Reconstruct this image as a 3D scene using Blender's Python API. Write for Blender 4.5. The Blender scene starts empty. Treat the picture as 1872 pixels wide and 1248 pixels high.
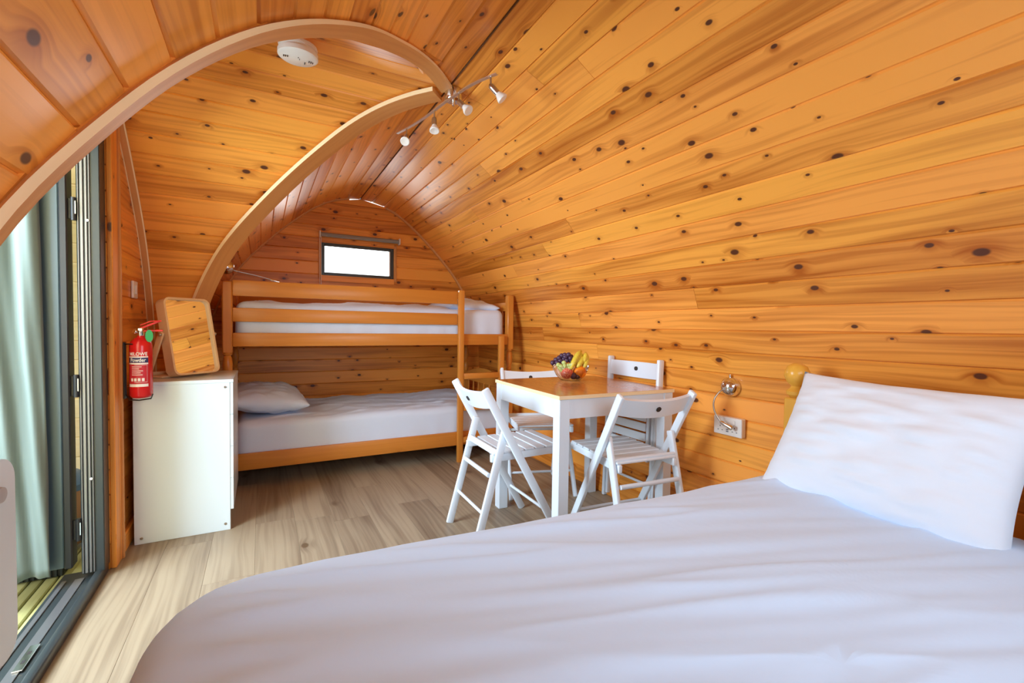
import bpy, bmesh, math, random
from mathutils import Vector, Matrix, noise
random.seed(7)
S = bpy.context.scene
COL = S.collection
# ------------------------------------------------------------------ camera
yaw, pitch, roll = 0.49899426, 0.03192477, 0.01410267
fwd = Vector((math.sin(yaw)*math.cos(pitch), math.cos(yaw)*math.cos(pitch), -math.sin(pitch)))
r0 = Vector((math.cos(yaw), -math.sin(yaw), 0)); u0 = r0.cross(fwd)
rr = math.cos(roll)*r0 + math.sin(roll)*u0
uu = -math.sin(roll)*r0 + math.cos(roll)*u0
cd = bpy.data.cameras.new('camera'); cam = bpy.data.objects.new('camera', cd); COL.objects.link(cam)
cd.sensor_width = 36; cd.lens = 36*840/1872; cd.clip_start = 0.02
M = Matrix.Identity(4)
for i, v in enumerate((rr, uu, -fwd)):
    for k in range(3): M[k][i] = v[k]
M[2][3] = 1.06
cam.matrix_world = M
S.camera = cam
# ------------------------------------------------------------------ world, light, exposure
wd = bpy.data.worlds.new('sky'); S.world = wd; wd.use_nodes = True
bg = wd.node_tree.nodes['Background']; bg.inputs[0].default_value = (0.88, 0.95, 1.0, 1); bg.inputs[1].default_value = 1.6
def area(name, loc, look, sx, sy, power, col=(1, 1, 1)):
    l = bpy.data.lights.new(name, 'AREA'); l.shape = 'RECTANGLE'; l.size = sx; l.size_y = sy; l.energy = power; l.color = col
    o = bpy.data.objects.new(name, l); COL.objects.link(o); o.location = loc
    o.rotation_euler = (Vector(look)-Vector(loc)).to_track_quat('-Z', 'Y').to_euler()
    return o
area('daylight_door', (-1.50, 1.70, 1.45), (1.0, 1.60, 0.25), 1.5, .95, 92, (0.70, 0.86, 1.0))
area('added_fill_near_end', (0.75, -0.40, 1.32), (1.15, 1.7, 0.45), 1.3, 0.75, 10, (0.70, 0.86, 1.0))  # soft fill lamp added behind the camera, no known source there
area('daylight_back_window', (.78, 4.52, 1.65), (.78, 3.0, 1.45), .60, .26, 5, (0.92, 0.97, 1.0))
S.view_settings.view_transform = 'Standard'; S.view_settings.look = 'None'
S.view_settings.exposure = 0.56; S.view_settings.gamma = 1.0; S.view_settings.use_curve_mapping = False
S.cycles.max_bounces = 12; S.cycles.diffuse_bounces = 6; S.cycles.use_denoising = True
S.cycles.transparent_max_bounces = 12

# ------------------------------------------------------------------ materials
def nt(name):
    m = bpy.data.materials.new(name); m.use_nodes = True
    t = m.node_tree; return m, t, t.nodes['Principled BSDF']
def setp(b, **k):
    for n, v in k.items(): b.inputs[n.replace('_', ' ')].default_value = v
def plain(name, col, rough=0.5, metal=0.0, **k):
    m, t, b = nt(name); setp(b, Base_Color=(*col, 1), Roughness=rough, Metallic=metal, **k); return m
def mathn(t, op, a, b=None, clamp=False):
    n = t.nodes.new('ShaderNodeMath'); n.operation = op; n.use_clamp = clamp
    for i, v in enumerate((a, b)):
        if v is None: continue
        if isinstance(v, (int, float)): n.inputs[i].default_value = v
        else: t.links.new(v, n.inputs[i])
    return n.outputs[0]
def mix(t, f, a, b):
    n = t.nodes.new('ShaderNodeMix'); n.data_type = 'RGBA'
    for s, v in ((n.inputs[0], f), (n.inputs[6], a), (n.inputs[7], b)):
        if isinstance(v, (tuple, float, int)): s.default_value = v if not isinstance(v, tuple) else (*v, 1)
        else: t.links.new(v, s)
    return n.outputs[2]
def ramp(t, f, lo, hi):
    n = t.nodes.new('ShaderNodeMapRange'); n.interpolation_type = 'SMOOTHSTEP'
    t.links.new(f, n.inputs[0]); n.inputs[1].default_value = lo; n.inputs[2].default_value = hi
    return n.outputs[0]
def wood(name, light, dark, knot=(0.10, 0.028, 0.010), knots=0.38, ks=6.0, rough=0.34, grain=1.0, vary=1.0, bump=0.04):
    """UV.x runs along the board in metres, UV.y across it"""
    m, t, b = nt(name); L = t.links.new
    uv = t.nodes.new('ShaderNodeUVMap'); oi = t.nodes.new('ShaderNodeObjectInfo')
    rnd = oi.outputs['Random']
    cmb = t.nodes.new('ShaderNodeCombineXYZ')
    L(mathn(t, 'MULTIPLY', rnd, 371.0), cmb.inputs[0]); L(mathn(t, 'MULTIPLY', rnd, 93.0), cmb.inputs[1])
    add = t.nodes.new('ShaderNodeVectorMath'); add.operation = 'ADD'
    L(uv.outputs[0], add.inputs[0]); L(cmb.outputs[0], add.inputs[1])
    # knots
    mk = t.nodes.new('ShaderNodeMapping'); mk.inputs['Scale'].default_value = (ks*0.62, ks, 1); L(add.outputs[0], mk.inputs[0])
    vo = t.nodes.new('ShaderNodeTexVoronoi'); vo.voronoi_dimensions = '2D'; vo.inputs['Scale'].default_value = 1.0
    L(mk.outputs[0], vo.inputs[0])
    sep = t.nodes.new('ShaderNodeSeparateColor'); L(vo.outputs['Color'], sep.inputs[0])
    sel = mathn(t, 'LESS_THAN', sep.outputs[0], knots)
    siz = mathn(t, 'ADD', mathn(t, 'MULTIPLY', mathn(t, 'POWER', sep.outputs[1], 2.0), 0.075), 0.032)
    dn = mathn(t, 'DIVIDE', vo.outputs['Distance'], siz)
    kn = mathn(t, 'MULTIPLY', sel, mathn(t, 'SUBTRACT', 1.0, ramp(t, dn, 0.75, 1.25)))
    halo = mathn(t, 'MULTIPLY', sel, mathn(t, 'SUBTRACT', 1.0, ramp(t, dn, 0.8, 4.0)))
    # grain
    wob = t.nodes.new('ShaderNodeTexNoise'); wob.noise_dimensions = '2D'; wob.inputs['Scale'].default_value = 1.0; wob.inputs['Detail'].default_value = 1
    mw = t.nodes.new('ShaderNodeMapping'); mw.inputs['Scale'].default_value = (1.4, 5, 1); L(add.outputs[0], mw.inputs[0]); L(mw.outputs[0], wob.inputs[0])
    sp = t.nodes.new('ShaderNodeSeparateXYZ'); L(add.outputs[0], sp.inputs[0])
    yy = mathn(t, 'ADD', sp.outputs[1], mathn(t, 'MULTIPLY', wob.outputs[0], 0.05))
    yy = mathn(t, 'ADD', yy, mathn(t, 'MULTIPLY', halo, 0.02))
    c2 = t.nodes.new('ShaderNodeCombineXYZ'); L(mathn(t, 'MULTIPLY', sp.outputs[0], 1.3), c2.inputs[0]); L(mathn(t, 'MULTIPLY', yy, 60.0), c2.inputs[1])
    g = t.nodes.new('ShaderNodeTexNoise'); g.noise_dimensions = '2D'; g.inputs['Scale'].default_value = 1.0; g.inputs['Detail'].default_value = 3
    L(c2.outputs[0], g.inputs[0])
    c3 = t.nodes.new('ShaderNodeCombineXYZ'); L(mathn(t, 'MULTIPLY', sp.outputs[0], 1.1), c3.inputs[0]); L(mathn(t, 'MULTIPLY', yy, 13.0), c3.inputs[1])
    g2 = t.nodes.new('ShaderNodeTexNoise'); g2.noise_dimensions = '2D'; g2.inputs['Scale'].default_value = 1.0; g2.inputs['Detail'].default_value = 1
    L(c3.outputs[0], g2.inputs[0])
    f = mathn(t, 'ADD', mathn(t, 'MULTIPLY', ramp(t, g.outputs[0], 0.35, 0.7), 0.30*grain), mathn(t, 'MULTIPLY', ramp(t, g2.outputs[0], 0.40, 0.78), 0.34*grain))
    f = mathn(t, 'ADD', f, mathn(t, 'MULTIPLY', mathn(t, 'SUBTRACT', rnd, 0.5), 0.55*vary))
    f = mathn(t, 'ADD', f, mathn(t, 'MULTIPLY', halo, 0.35), True)
    c = mix(t, f, light, dark)
    if vary > 1.0:
        pk = mathn(t, 'FRACT', mathn(t, 'MULTIPLY', rnd, 57.3))
        vm = t.nodes.new('ShaderNodeMix'); vm.data_type = 'RGBA'; vm.blend_type = 'MULTIPLY'; vm.inputs[0].default_value = 1
        L(c, vm.inputs[6]); L(mix(t, pk, (1.0, 1.03, .95), (.98, .92, 1.02)), vm.inputs[7]); c = vm.outputs[2]
    c = mix(t, kn, c, knot)
    L(c, b.inputs['Base Color']); b.inputs['Roughness'].default_value = rough; b.inputs['Specular IOR Level'].default_value = 0.4
    if bump:
        bp = t.nodes.new('ShaderNodeBump'); bp.inputs['Strength'].default_value = bump; bp.inputs['Distance'].default_value = 0.004
        L(g.outputs[0], bp.inputs['Height']); L(bp.outputs[0], b.inputs['Normal'])
    return m
PINE = wood('varnished_pine', (0.96, 0.405, 0.066), (0.44, 0.110, 0.006), grain=1.1, knots=.6, ks=8.5, vary=1.35)
PINE_TRIM = wood('pine_trim', (0.70, 0.33, 0.10), (0.52, 0.20, 0.05), knots=0.0, vary=0.4, rough=.5)
PINE_PALE = wood('pale_edge', (0.96, 0.78, 0.48), (0.90, 0.66, 0.36), knots=0.0, vary=0.4, grain=.6)
PINE_BACK = plain('dark_backing', (0.12, 0.045, 0.012), 0.8)
BUNK = wood('orange_pine', (0.66, 0.25, 0.038), (0.50, 0.155, 0.018), knots=0.05, vary=0.4, rough=0.3, grain=.8)
HONEY = wood('honey_pine', (0.80, 0.42, 0.06), (0.65, 0.30, 0.03), knots=0.0, vary=0.3, rough=0.25, grain=.6)
FLOORM = wood('grey_oak_laminate', (0.37, 0.295, 0.20), (0.15, 0.10, 0.062), knot=(0.14, 0.09, 0.05), knots=0.14, ks=4, rough=0.42, grain=1.15, vary=0.8, bump=0.02)
OAK = wood('oak_table_top', (0.56, 0.27, 0.085), (0.40, 0.165, 0.045), knots=0.0, rough=0.16, vary=0.0, bump=0.01)
BAMBOO = wood('light_ash', (0.80, 0.55, 0.30), (0.72, 0.46, 0.23), knots=0.0, vary=0.1, grain=.5)
PORCH = wood('outdoor_pine', (0.95, 0.78, 0.48), (0.86, 0.62, 0.32), knots=0.15)
DECKM = wood('mossy_deck_wood', (0.52, 0.50, 0.22), (0.25, 0.25, 0.09), knots=0.0, vary=0.9, rough=0.6)
WHITE = plain('white_paint', (0.77, 0.86, 0.94), 0.3)
WHITEC = plain('white_laminate', (0.74, 0.86, 0.92), 0.22)
WPLAST = plain('white_plastic', (0.82, 0.80, 0.76), 0.3)
CHROME = plain('chrome', (0.75, 0.74, 0.73), 0.12, 1.0)
NICKEL = plain('satin_nickel', (0.82, 0.82, 0.80), 0.36, 1.0)
STEEL = plain('brushed_steel', (0.55, 0.52, 0.47), 0.28, 1.0)
FRAME = plain('anthracite_upvc', (0.030, 0.038, 0.041), 0.3)
FRAMEL = plain('leaf_blue_grey_upvc', (0.075, 0.115, 0.14), 0.4)
BLACK = plain('black_rubber', (0.012, 0.012, 0.013), 0.45)
GROOVE = plain('frame_groove_grey', (0.22, 0.22, 0.23), 0.3, 0.6)
RED = plain('red_enamel', (0.62, 0.010, 0.014), 0.22)
REDP = plain('red_plastic', (0.75, 0.03, 0.02), 0.35)
GREENT = plain('green_tag', (0.03, 0.36, 0.09), 0.4)
NAVY = plain('navy_print', (0.02, 0.035, 0.13), 0.4)
PRINT = plain('white_print', (0.85, 0.80, 0.80), 0.4)
DARKP = plain('dark_hole', (0.03, 0.025, 0.025), 0.6)
GRILL = plain('lamp_glass_white', (0.86, 0.82, 0.76), 0.35)
MIRROR = plain('mirror_glass', (0.93, 0.93, 0.93), 0.01, 1.0)
def cloth(name, col, s=60, rough=0.85, sub=0.0, str_=0.08, dist=.002):
    m, t, b = nt(name); L = t.links.new
    setp(b, Base_Color=(*col, 1), Roughness=rough)
    n = t.nodes.new('ShaderNodeTexNoise'); n.inputs['Scale'].default_value = s; n.inputs['Detail'].default_value = 3
    tc = t.nodes.new('ShaderNodeTexCoord'); L(tc.outputs['Object'], n.inputs[0])
    bp = t.nodes.new('ShaderNodeBump'); bp.inputs['Strength'].default_value = str_; bp.inputs['Distance'].default_value = dist
    L(n.outputs[0], bp.inputs['Height']); L(bp.outputs[0], b.inputs['Normal'])
    b.inputs['Sheen Weight'].default_value = 0.1
    return m
SHEET = cloth('white_bed_cotton', (0.60, 0.77, 0.98), 14, str_=.35, dist=.006)
PILLOW = cloth('white_pillow_cotton', (0.76, 0.84, 0.93), 16, str_=.2, dist=.004)
SHEETB = cloth('white_bunk_cotton', (0.68, 0.77, 0.92), 20, str_=.3, dist=.005)
CURT = cloth('grey_green_curtain', (0.13, 0.165, 0.15), 40)
def glass(name, tint=(1, 1, 1), fac=1.0):
    m = bpy.data.materials.new(name); m.use_nodes = True; t = m.node_tree; t.nodes.clear()
    o = t.nodes.new('ShaderNodeOutputMaterial'); mx = t.nodes.new('ShaderNodeMixShader')
    tr = t.nodes.new('ShaderNodeBsdfTransparent'); gl = t.nodes.new('ShaderNodeBsdfGlossy'); fr = t.nodes.new('ShaderNodeFresnel')
    tr.inputs[0].default_value = (*tint, 1); gl.inputs['Roughness'].default_value = 0.02; fr.inputs[0].default_value = 1.45
    t.links.new(mathn(t, 'MULTIPLY', fr.outputs[0], fac), mx.inputs[0]); t.links.new(tr.outputs[0], mx.inputs[1]); t.links.new(gl.outputs[0], mx.inputs[2])
    t.links.new(mx.outputs[0], o.inputs[0]); return m
GLASS = glass('window_glass')
BOWLG = glass('bowl_glass', (0.975, 0.975, 0.97), .9)

# ------------------------------------------------------------------ mesh helpers
def obj(name, bm, mat, parent=None, smooth=False, loc=None):
    me = bpy.data.meshes.new(name); bmesh.ops.recalc_face_normals(bm, faces=bm.faces[:]); bm.to_mesh(me); bm.free()
    mats = mat if isinstance(mat, (list, tuple)) else [mat]
    for m in mats: me.materials.append(m)
    if smooth:
        for p in me.polygons: p.use_smooth = True
        if smooth != 'all':
            try: me.set_sharp_from_angle(angle=math.radians(40))
            except Exception: pass
    o = bpy.data.objects.new(name, me); COL.objects.link(o)
    if parent is not None: o.parent = parent
    if loc: o.location = loc
    return o
def tag(o, label=None, cat=None, group=None, kind=None):
    if label: o['label'] = label
    if cat: o['category'] = cat
    if group: o['group'] = group
    if kind: o['kind'] = kind
    return o
def empty(name, loc=(0, 0, 0), rz=0, **k):
    o = bpy.data.objects.new(name, None); COL.objects.link(o); o.location = loc; o.rotation_euler = (0, 0, rz)
    o.empty_display_size = 0.05; return tag(o, **k)
def struct(o): o['kind'] = 'structure'; return o
def BM():
    bm = bmesh.new(); bm.loops.layers.uv.new('UVMap'); return bm
def uvfaces(bm, faces, L=None, mtx=None):
    """UV: u along axis L (metres), v across"""
    lay = bm.loops.layers.uv.verify()
    ru, rv = random.random()*9, random.random()*9
    for f in faces:
        n = f.normal; ax = max(range(3), key=lambda i: abs(n[i])); oth = [i for i in range(3) if i != ax]
        a = L if L in oth else oth[0]; b = [i for i in oth if i != a][0]
        for l in f.loops: l[lay].uv = (l.vert.co[a]+ru, l.vert.co[b]+rv)
def box(bm, lo, hi, bev=0.0, mat=0, L=None, xf=None, seg=1):
    lo = list(lo); hi = list(hi)
    vs = [bm.verts.new((x, y, z)) for x in (lo[0], hi[0]) for y in (lo[1], hi[1]) for z in (lo[2], hi[2])]
    q = [(0, 1, 3, 2), (4, 6, 7, 5), (0, 4, 5, 1), (2, 3, 7, 6), (0, 2, 6, 4), (1, 5, 7, 3)]
    fs = [bm.faces.new([vs[i] for i in f]) for f in q]
    if bev:
        es = list({e for f in fs for e in f.edges})
        r = bmesh.ops.bevel(bm, geom=es, offset=bev, segments=seg, affect='EDGES', profile=0.5)
        vset = set(r['verts'])
        fs = list({f for v in vset for f in v.link_faces})
    vs = list({v for f in fs for v in f.verts})
    for f in fs: f.normal_update(); f.material_index = mat
    if L is None: L = max(range(3), key=lambda i: abs(hi[i]-lo[i]))
    uvfaces(bm, fs, L)
    if xf is not None:
        for v in vs: v.co = xf @ v.co
    return fs
def bar(bm, p0, p1, w, d, bev=0.003, side=(0, 1, 0), mat=0, seg=1, ext=0):
    """rectangular bar from p0 to p1; w along `side`, d along the other normal"""
    p0 = Vector(p0); p1 = Vector(p1); z = (p1-p0).normalized(); s = Vector(side); s = (s - z*s.dot(z)).normalized(); t = z.cross(s)
    Mx = Matrix.Identity(4)
    for i, v in enumerate((s, t, z)):
        for k in range(3): Mx[k][i] = v[k]
    Mx.translation = p0
    return box(bm, (-w/2, -d/2, -ext), (w/2, d/2, (p1-p0).length+ext), bev, mat, 2, Mx, seg)
def tube(bm, pts, r, n=10, mat=0, cap=True):
    pts = [Vector(p) for p in pts]; R = r if isinstance(r, (list, tuple)) else [r]*len(pts)
    rings = []; prev = None
    for i, p in enumerate(pts):
        t = (pts[min(i+1, len(pts)-1)]-pts[max(i-1, 0)]).normalized()
        if prev is None: s = t.orthogonal().normalized()
        else: s = (prev - t*prev.dot(t)).normalized()
        prev = s; b = t.cross(s)
        rings.append([bm.verts.new(p+(s*math.cos(a)+b*math.sin(a))*R[i]) for a in [2*math.pi*k/n for k in range(n)]])
    fs = []
    for a, b in zip(rings, rings[1:]):
        for k in range(n): fs.append(bm.faces.new((a[k], a[(k+1) % n], b[(k+1) % n], b[k])))
    if cap: fs.append(bm.faces.new(rings[0][::-1])); fs.append(bm.faces.new(rings[-1]))
    lay = bm.loops.layers.uv.verify()
    for f in fs:
        f.material_index = mat
        for l in f.loops: l[lay].uv = (l.vert.co.z, l.vert.co.x+l.vert.co.y)
    return fs
def lathe(bm, prof, n=24, xf=None, mat=0, cap=True):
    """prof: (r, z) pairs"""
    rings = []; fs = []
    for r, z in prof:
        rings.append([bm.verts.new((r*math.cos(2*math.pi*k/n), r*math.sin(2*math.pi*k/n), z)) for k in range(n)])
    for a, b in zip(rings, rings[1:]):
        for k in range(n): fs.append(bm.faces.new((a[k], a[(k+1) % n], b[(k+1) % n], b[k])))
    if cap: fs.append(bm.faces.new(rings[0][::-1])); fs.append(bm.faces.new(rings[-1]))
    lay = bm.loops.layers.uv.verify()
    for f in fs:
        f.material_index = mat
        for l in f.loops: l[lay].uv = (l.vert.co.z, l.vert.co.x+l.vert.co.y)
    if xf is not None:
        for rg in rings:
            for v in rg: v.co = xf @ v.co
    return fs
def frame_to(z, origin, up=(0, 0, 1)):
    z = Vector(z).normalized(); u = Vector(up)
    x = u.cross(z)
    if x.length < 1e-4: x = Vector((1, 0, 0))
    x.normalize(); y = z.cross(x); m = Matrix.Identity(4)
    for i, v in enumerate((x, y, z)):
        for k in range(3): m[k][i] = v[k]
    m.translation = Vector(origin); return m
def text_mesh(bm, s, size, xf, mat=0, align='CENTER', bend=None, bold=0.0):
    c = bpy.data.curves.new('txt', 'FONT'); c.body = s; c.size = size; c.align_x = align; c.align_y = 'CENTER'; c.offset = bold
    o = bpy.data.objects.new('txt', c); COL.objects.link(o)
    me = o.to_mesh(); vs = [bm.verts.new(xf @ (bend(v.co) if bend else v.co)) for v in me.vertices]
    for p in me.polygons:
        try: f = bm.faces.new([vs[i] for i in p.vertices]); f.material_index = mat
        except ValueError: pass
    o.to_mesh_clear(); bpy.data.objects.remove(o); bpy.data.curves.remove(c)
def copy_tree(o, parent=None):
    c = o.copy(); COL.objects.link(c); c.parent = parent
    for ch in list(o.children): copy_tree(ch, c)
    return c

# ------------------------------------------------------------------ pod profile
ZT = 2.20; CX = 0.79; CY = 2.13; XD = -0.57; YE = 4.37; YN = -0.45; XP = -1.42
def curve(tab):
    n = len(tab)
    xs = [a for a, _ in tab]; ys = [b for _, b in tab]
    d = [(ys[i+1]-ys[i])/(xs[i+1]-xs[i]) for i in range(n-1)]
    m = [d[0]]+[0 if d[i-1]*d[i] <= 0 else 2/(1/d[i-1]+1/d[i]) for i in range(1, n-1)]+[d[-1]]
    def f(x):
        x = max(xs[0], min(xs[-1], x)); i = 0
        while i < n-2 and x > xs[i+1]: i += 1
        h = xs[i+1]-xs[i]; t = (x-xs[i])/h
        return (2*t**3-3*t*t+1)*ys[i]+(t**3-2*t*t+t)*h*m[i]+(-2*t**3+3*t*t)*ys[i+1]+(t**3-t*t)*h*m[i+1]
    return f
W = curve([(0, 1.135), (.35, 1.185), (.75, 1.20), (1.0, 1.165), (1.2, 1.105), (1.344, 1.045), (1.505, .955), (1.77, .73), (2.01, .47), (2.10, .345), (2.158, .225), (2.188, .11), (2.20, 0)])
WN = curve([(0, 1.36), (.6, 1.41), (1.0, 1.33), (1.186, 1.255), (1.4, 1.13), (1.62, 1.015), (1.71, .95), (1.93, .69), (2.09, .415), (2.16, .255), (2.188, .135), (2.20, 0)])
def arc_points(wf, step):
    """(w, z) from the ridge down to the floor at equal arc steps"""
    den = []
    k = 900
    for i in range(k+1):
        z = ZT*(1-(i/k)**2); den.append((wf(z), z))
    out = [den[0]]; acc = 0; tot = 0
    L = sum(math.dist(a, b) for a, b in zip(den, den[1:])); n = round(L/step); st = L/n
    for a, b in zip(den, den[1:]):
        acc += math.dist(a, b)
        if acc >= st and len(out) < n: out.append(b); acc -= st
    out.append(den[-1]); return out
TH = 0.018; CH = 0.0055
def plank(name, parent, mat, P, Q, side, ax, f0, f1, c0):
    """board between profile points P, Q ((w,z)); runs along axis ax (0=x,1=y); f0(z), f1(z) ends"""
    P = Vector(P); Q = Vector(Q); t = (Q-P).normalized()
    n = Vector((t.y, -t.x))                              # outward (t points down/outward)
    if n.dot(Vector((P.x, 0.15))) < 0 and n.y < 0: n = -n
    if n.x*1.0 + n.y*1.0 < 0: n = -n
    sec = [P+n*CH, P+t*CH, Q-t*CH, Q+n*CH, Q+n*TH, P+n*TH]
    bm = BM(); lay = bm.loops.layers.uv.verify(); r0v = []; r1v = []
    uo = 0
    for s in sec:
        zc = min(s.y, ZT)
        w = c0+side*s.x
        a, b = f0(zc), f1(zc)
        r0v.append(bm.verts.new((w, a, s.y) if ax == 1 else (a, w, s.y)))
        r1v.append(bm.verts.new((w, b, s.y) if ax == 1 else (b, w, s.y)))
    k = len(sec); dist = [0]
    for i in range(k): dist.append(dist[-1]+(sec[(i+1) % k]-sec[i]).length)
    for i in range(k):
        j = (i+1) % k
        f = bm.faces.new((r0v[i], r0v[j], r1v[j], r1v[i]))
        for l, uvv in zip(f.loops, ((r0v[i].co[ax], dist[i]), (r0v[j].co[ax], dist[i+1]), (r1v[j].co[ax], dist[i+1]), (r1v[i].co[ax], dist[i]))): l[lay].uv = uvv
    bm.faces.new(r0v[::-1]); bm.faces.new(r1v)
    return obj(name, bm, mat, parent)
def shell(bm, wf, side, c0, ax, f0, f1, off=0.024, n=40):
    prev = None
    for i in range(n+1):
        z = ZT*(1-(i/n)**2); w = wf(z)+off if i else 0
        zz = z+off if i < 3 else z
        a, b = f0(z), f1(z)
        A = bm.verts.new((c0+side*w, a, zz) if ax == 1 else (a, c0+side*w, zz))
        B = bm.verts.new((c0+side*w, b, zz) if ax == 1 else (b, c0+side*w, zz))
        if prev: bm.faces.new((prev[0], A, B, prev[1]))
        prev = (A, B)
STEP = 0.107
PW = arc_points(W, STEP); PN = arc_points(WN, STEP)
def K(v): return lambda z: v
# ------------------------------------------------------------------ the vault and side walls
bm = BM()
shell(bm, W, 1, CX, 1, K(YN), K(YE+.02))
shell(bm, W, -1, CX, 1, lambda z: CY+W(z)+.01, K(YE+.02)); shell(bm, W, -1, CX, 1, K(YN), lambda z: CY-WN(z)-.01)
shell(bm, W, 1, CY, 0, K(XP), lambda z: CX-W(z)-.01); shell(bm, WN, -1, CY, 0, K(XP), lambda z: CX-W(z)-.01)
ceil = struct(obj('ceiling', bm, PINE_BACK))
wr = struct(empty('wall_right')); wl = struct(empty('wall_left'))
rj = random.Random(3)
for i, (P, Q) in enumerate(zip(PW, PW[1:])):
    low = P[1] < 1.30
    # right flank, some rows with a butt joint
    j = rj.choice([None, 1.6+rj.random()*2.2, 0.9+rj.random()*2.6])
    par = wr if low else ceil
    if j:
        plank('plank', par, PINE, P, Q, 1, 1, K(YN), K(j-.0008), CX); plank('plank', par, PINE, P, Q, 1, 1, K(j+.0008), K(YE+.01), CX)
    else: plank('plank', par, PINE, P, Q, 1, 1, K(YN), K(YE+.01), CX)
    par = wl if low else ceil
    plank('plank', par, PINE, P, Q, -1, 1, lambda z: min(CY+W(z), YE), K(YE+.01), CX)
    plank('plank', par, PINE, P, Q, -1, 1, K(YN), lambda z: CY-WN(z), CX)
# dormer vault
wdm = struct(empty('wall_dormer')); wp = struct(empty('wall_porch'))
for i, (P, Q) in enumerate(zip(PW, PW[1:])):
    plank('plank', ceil if P[1] > 1.3 else wdm, PINE, P, Q, 1, 0, K(XD), lambda z: CX-W(z), CY)
    plank('plank', wp, PORCH, P, Q, 1, 0, K(XP), K(XD-.075), CY)
for i, (P, Q) in enumerate(zip(PN, PN[1:])):
    plank('plank', ceil if P[1] > 1.3 else wdm, PINE, P, Q, -1, 0, K(XD), lambda z: CX-W(z), CY)
    plank('plank', wp, PORCH, P, Q, -1, 0, K(XP), K(XD-.075), CY)
bm = BM(); box(bm, (CX-.0015, YN, ZT-.004), (CX+.0015, YE, ZT+.002)); obj('ridge_joint', bm, PINE_BACK, ceil)
# ------------------------------------------------------------------ groin trims
def groin_trim(name, sgn, wf, zs):
    bm = BM(); lay = bm.loops.layers.uv.verify(); rings = []; u = 0; last = None; us = []
    def G(z): return Vector((CX-W(z), CY+sgn*wf(z), z))
    for z in zs:
        e = 0.004; z1 = min(ZT-1e-4, z+e); z0 = z1-2*e
        T = (G(z1)-G(z0)).normalized()
        dw = (W(z1)-W(z0))/(2*e); dd = (wf(z1)-wf(z0))/(2*e)
        N1 = Vector((1, 0, dw)).normalized(); N2 = Vector((0, -sgn, dd)).normalized()
        n = ((N1+N2) if sgn > 0 else (N1+N2*.12)).normalized(); s = n.cross(T).normalized()
        if s.x < 0: s = -s
        g = G(min(z, ZT-1e-4)); h = .024 if sgn > 0 else .018
        hw = .052 if sgn > 0 else .018+.014*max(0, min(1, (z-1.2)/.9))
        A = g+n*h+s*hw; B = g+n*h-s*hw
        rings.append([bm.verts.new(v) for v in (A, B, B-n*.02, g-n*.012, A-n*(.02 if sgn > 0 else .013))])
        if last is not None: u += (g-last).length
        last = g; us.append(u)
    for i in range(len(rings)-1):
        a, b = rings[i], rings[i+1]
        for k in range(5):
            f = bm.faces.new((a[k], a[(k+1) % 5], b[(k+1) % 5], b[k])); f.material_index = 1 if k in (1, 4) else 0
            for l, uvv in zip(f.loops, ((us[i], k*.05), (us[i], (k+1)*.05), (us[i+1], (k+1)*.05), (us[i+1], k*.05))): l[lay].uv = uvv
    bm.faces.new(rings[0][::-1]); bm.faces.new(rings[-1])
    return struct(obj(name, bm, [PINE_TRIM, PINE_PALE], smooth=True))
zs = [ZT*(1-(i/70)**2) for i in range(1, 71)]
groin_trim('trim_1', 1, W, [z for z in zs if .02 < z < 2.196]); groin_trim('trim_2', -1, WN, [z for z in zs if z > .02])
# arch beads on end wall and door wall
def arch_bead(name, wf, side, c0, ax, at, depth, thick, z0, z1, mat):
    bm = BM(); rings = []; lay = bm.loops.layers.uv.verify(); n = 44
    for i in range(n+1):
        z = z0+(z1-z0)*(1-(1-i/n)**2); e = .004; zz = min(z, ZT-.006)
        dw = (wf(zz+e)-wf(zz-e))/(2*e); nn = Vector((-1, dw)).normalized()   # inward (w,z)
        if nn.y > 0: nn = -nn if nn.x > 0 else nn
        p = Vector((wf(z), z)); q = p+nn*thick
        rg = []
        for (pp, d) in ((p, 0), (q, 0), (q, depth*.12), (q, depth*.85), (q-nn*thick*.4, depth), (p, depth)):
            w = c0+side*pp.x
            rg.append(bm.verts.new((w, at+d, pp.y) if ax == 1 else (at+d, w, pp.y)))
        rings.append(rg)
    for i in range(n):
        a, b = rings[i], rings[i+1]
        for k in range(6):
            f = bm.faces.new((a[k], a[(k+1) % 6], b[(k+1) % 6], b[k])); f.material_index = 1 if k in (1, 3) else 0
            for l, uvv in zip(f.loops, ((i*.04, k*.02), (i*.04, k*.02+.02), (i*.04+.04, k*.02+.02), (i*.04+.04, k*.02))): l[lay].uv = uvv
    bm.faces.new(rings[0][::-1]); bm.faces.new(rings[-1])
    return struct(obj(name, bm, mat, smooth=True))
arch_bead('trim_3', W, 1, CX, 1, YE, -.02, .018, 1.32, 2.155, [PINE_TRIM, PINE_TRIM])
arch_bead('trim_4', W, -1, CX, 1, YE, -.02, .012, 0.02, 2.19, [PINE_TRIM, PINE_TRIM])
arch_bead('trim_5', W, 1, CY, 0, XD, .034, .010, 0.02, 2.19, [PINE_TRIM, PINE_PALE])
arch_bead('trim_6', WN, -1, CY, 0, XD, .034, .010, 0.02, 2.19, [PINE_TRIM, PINE_PALE])

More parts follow.
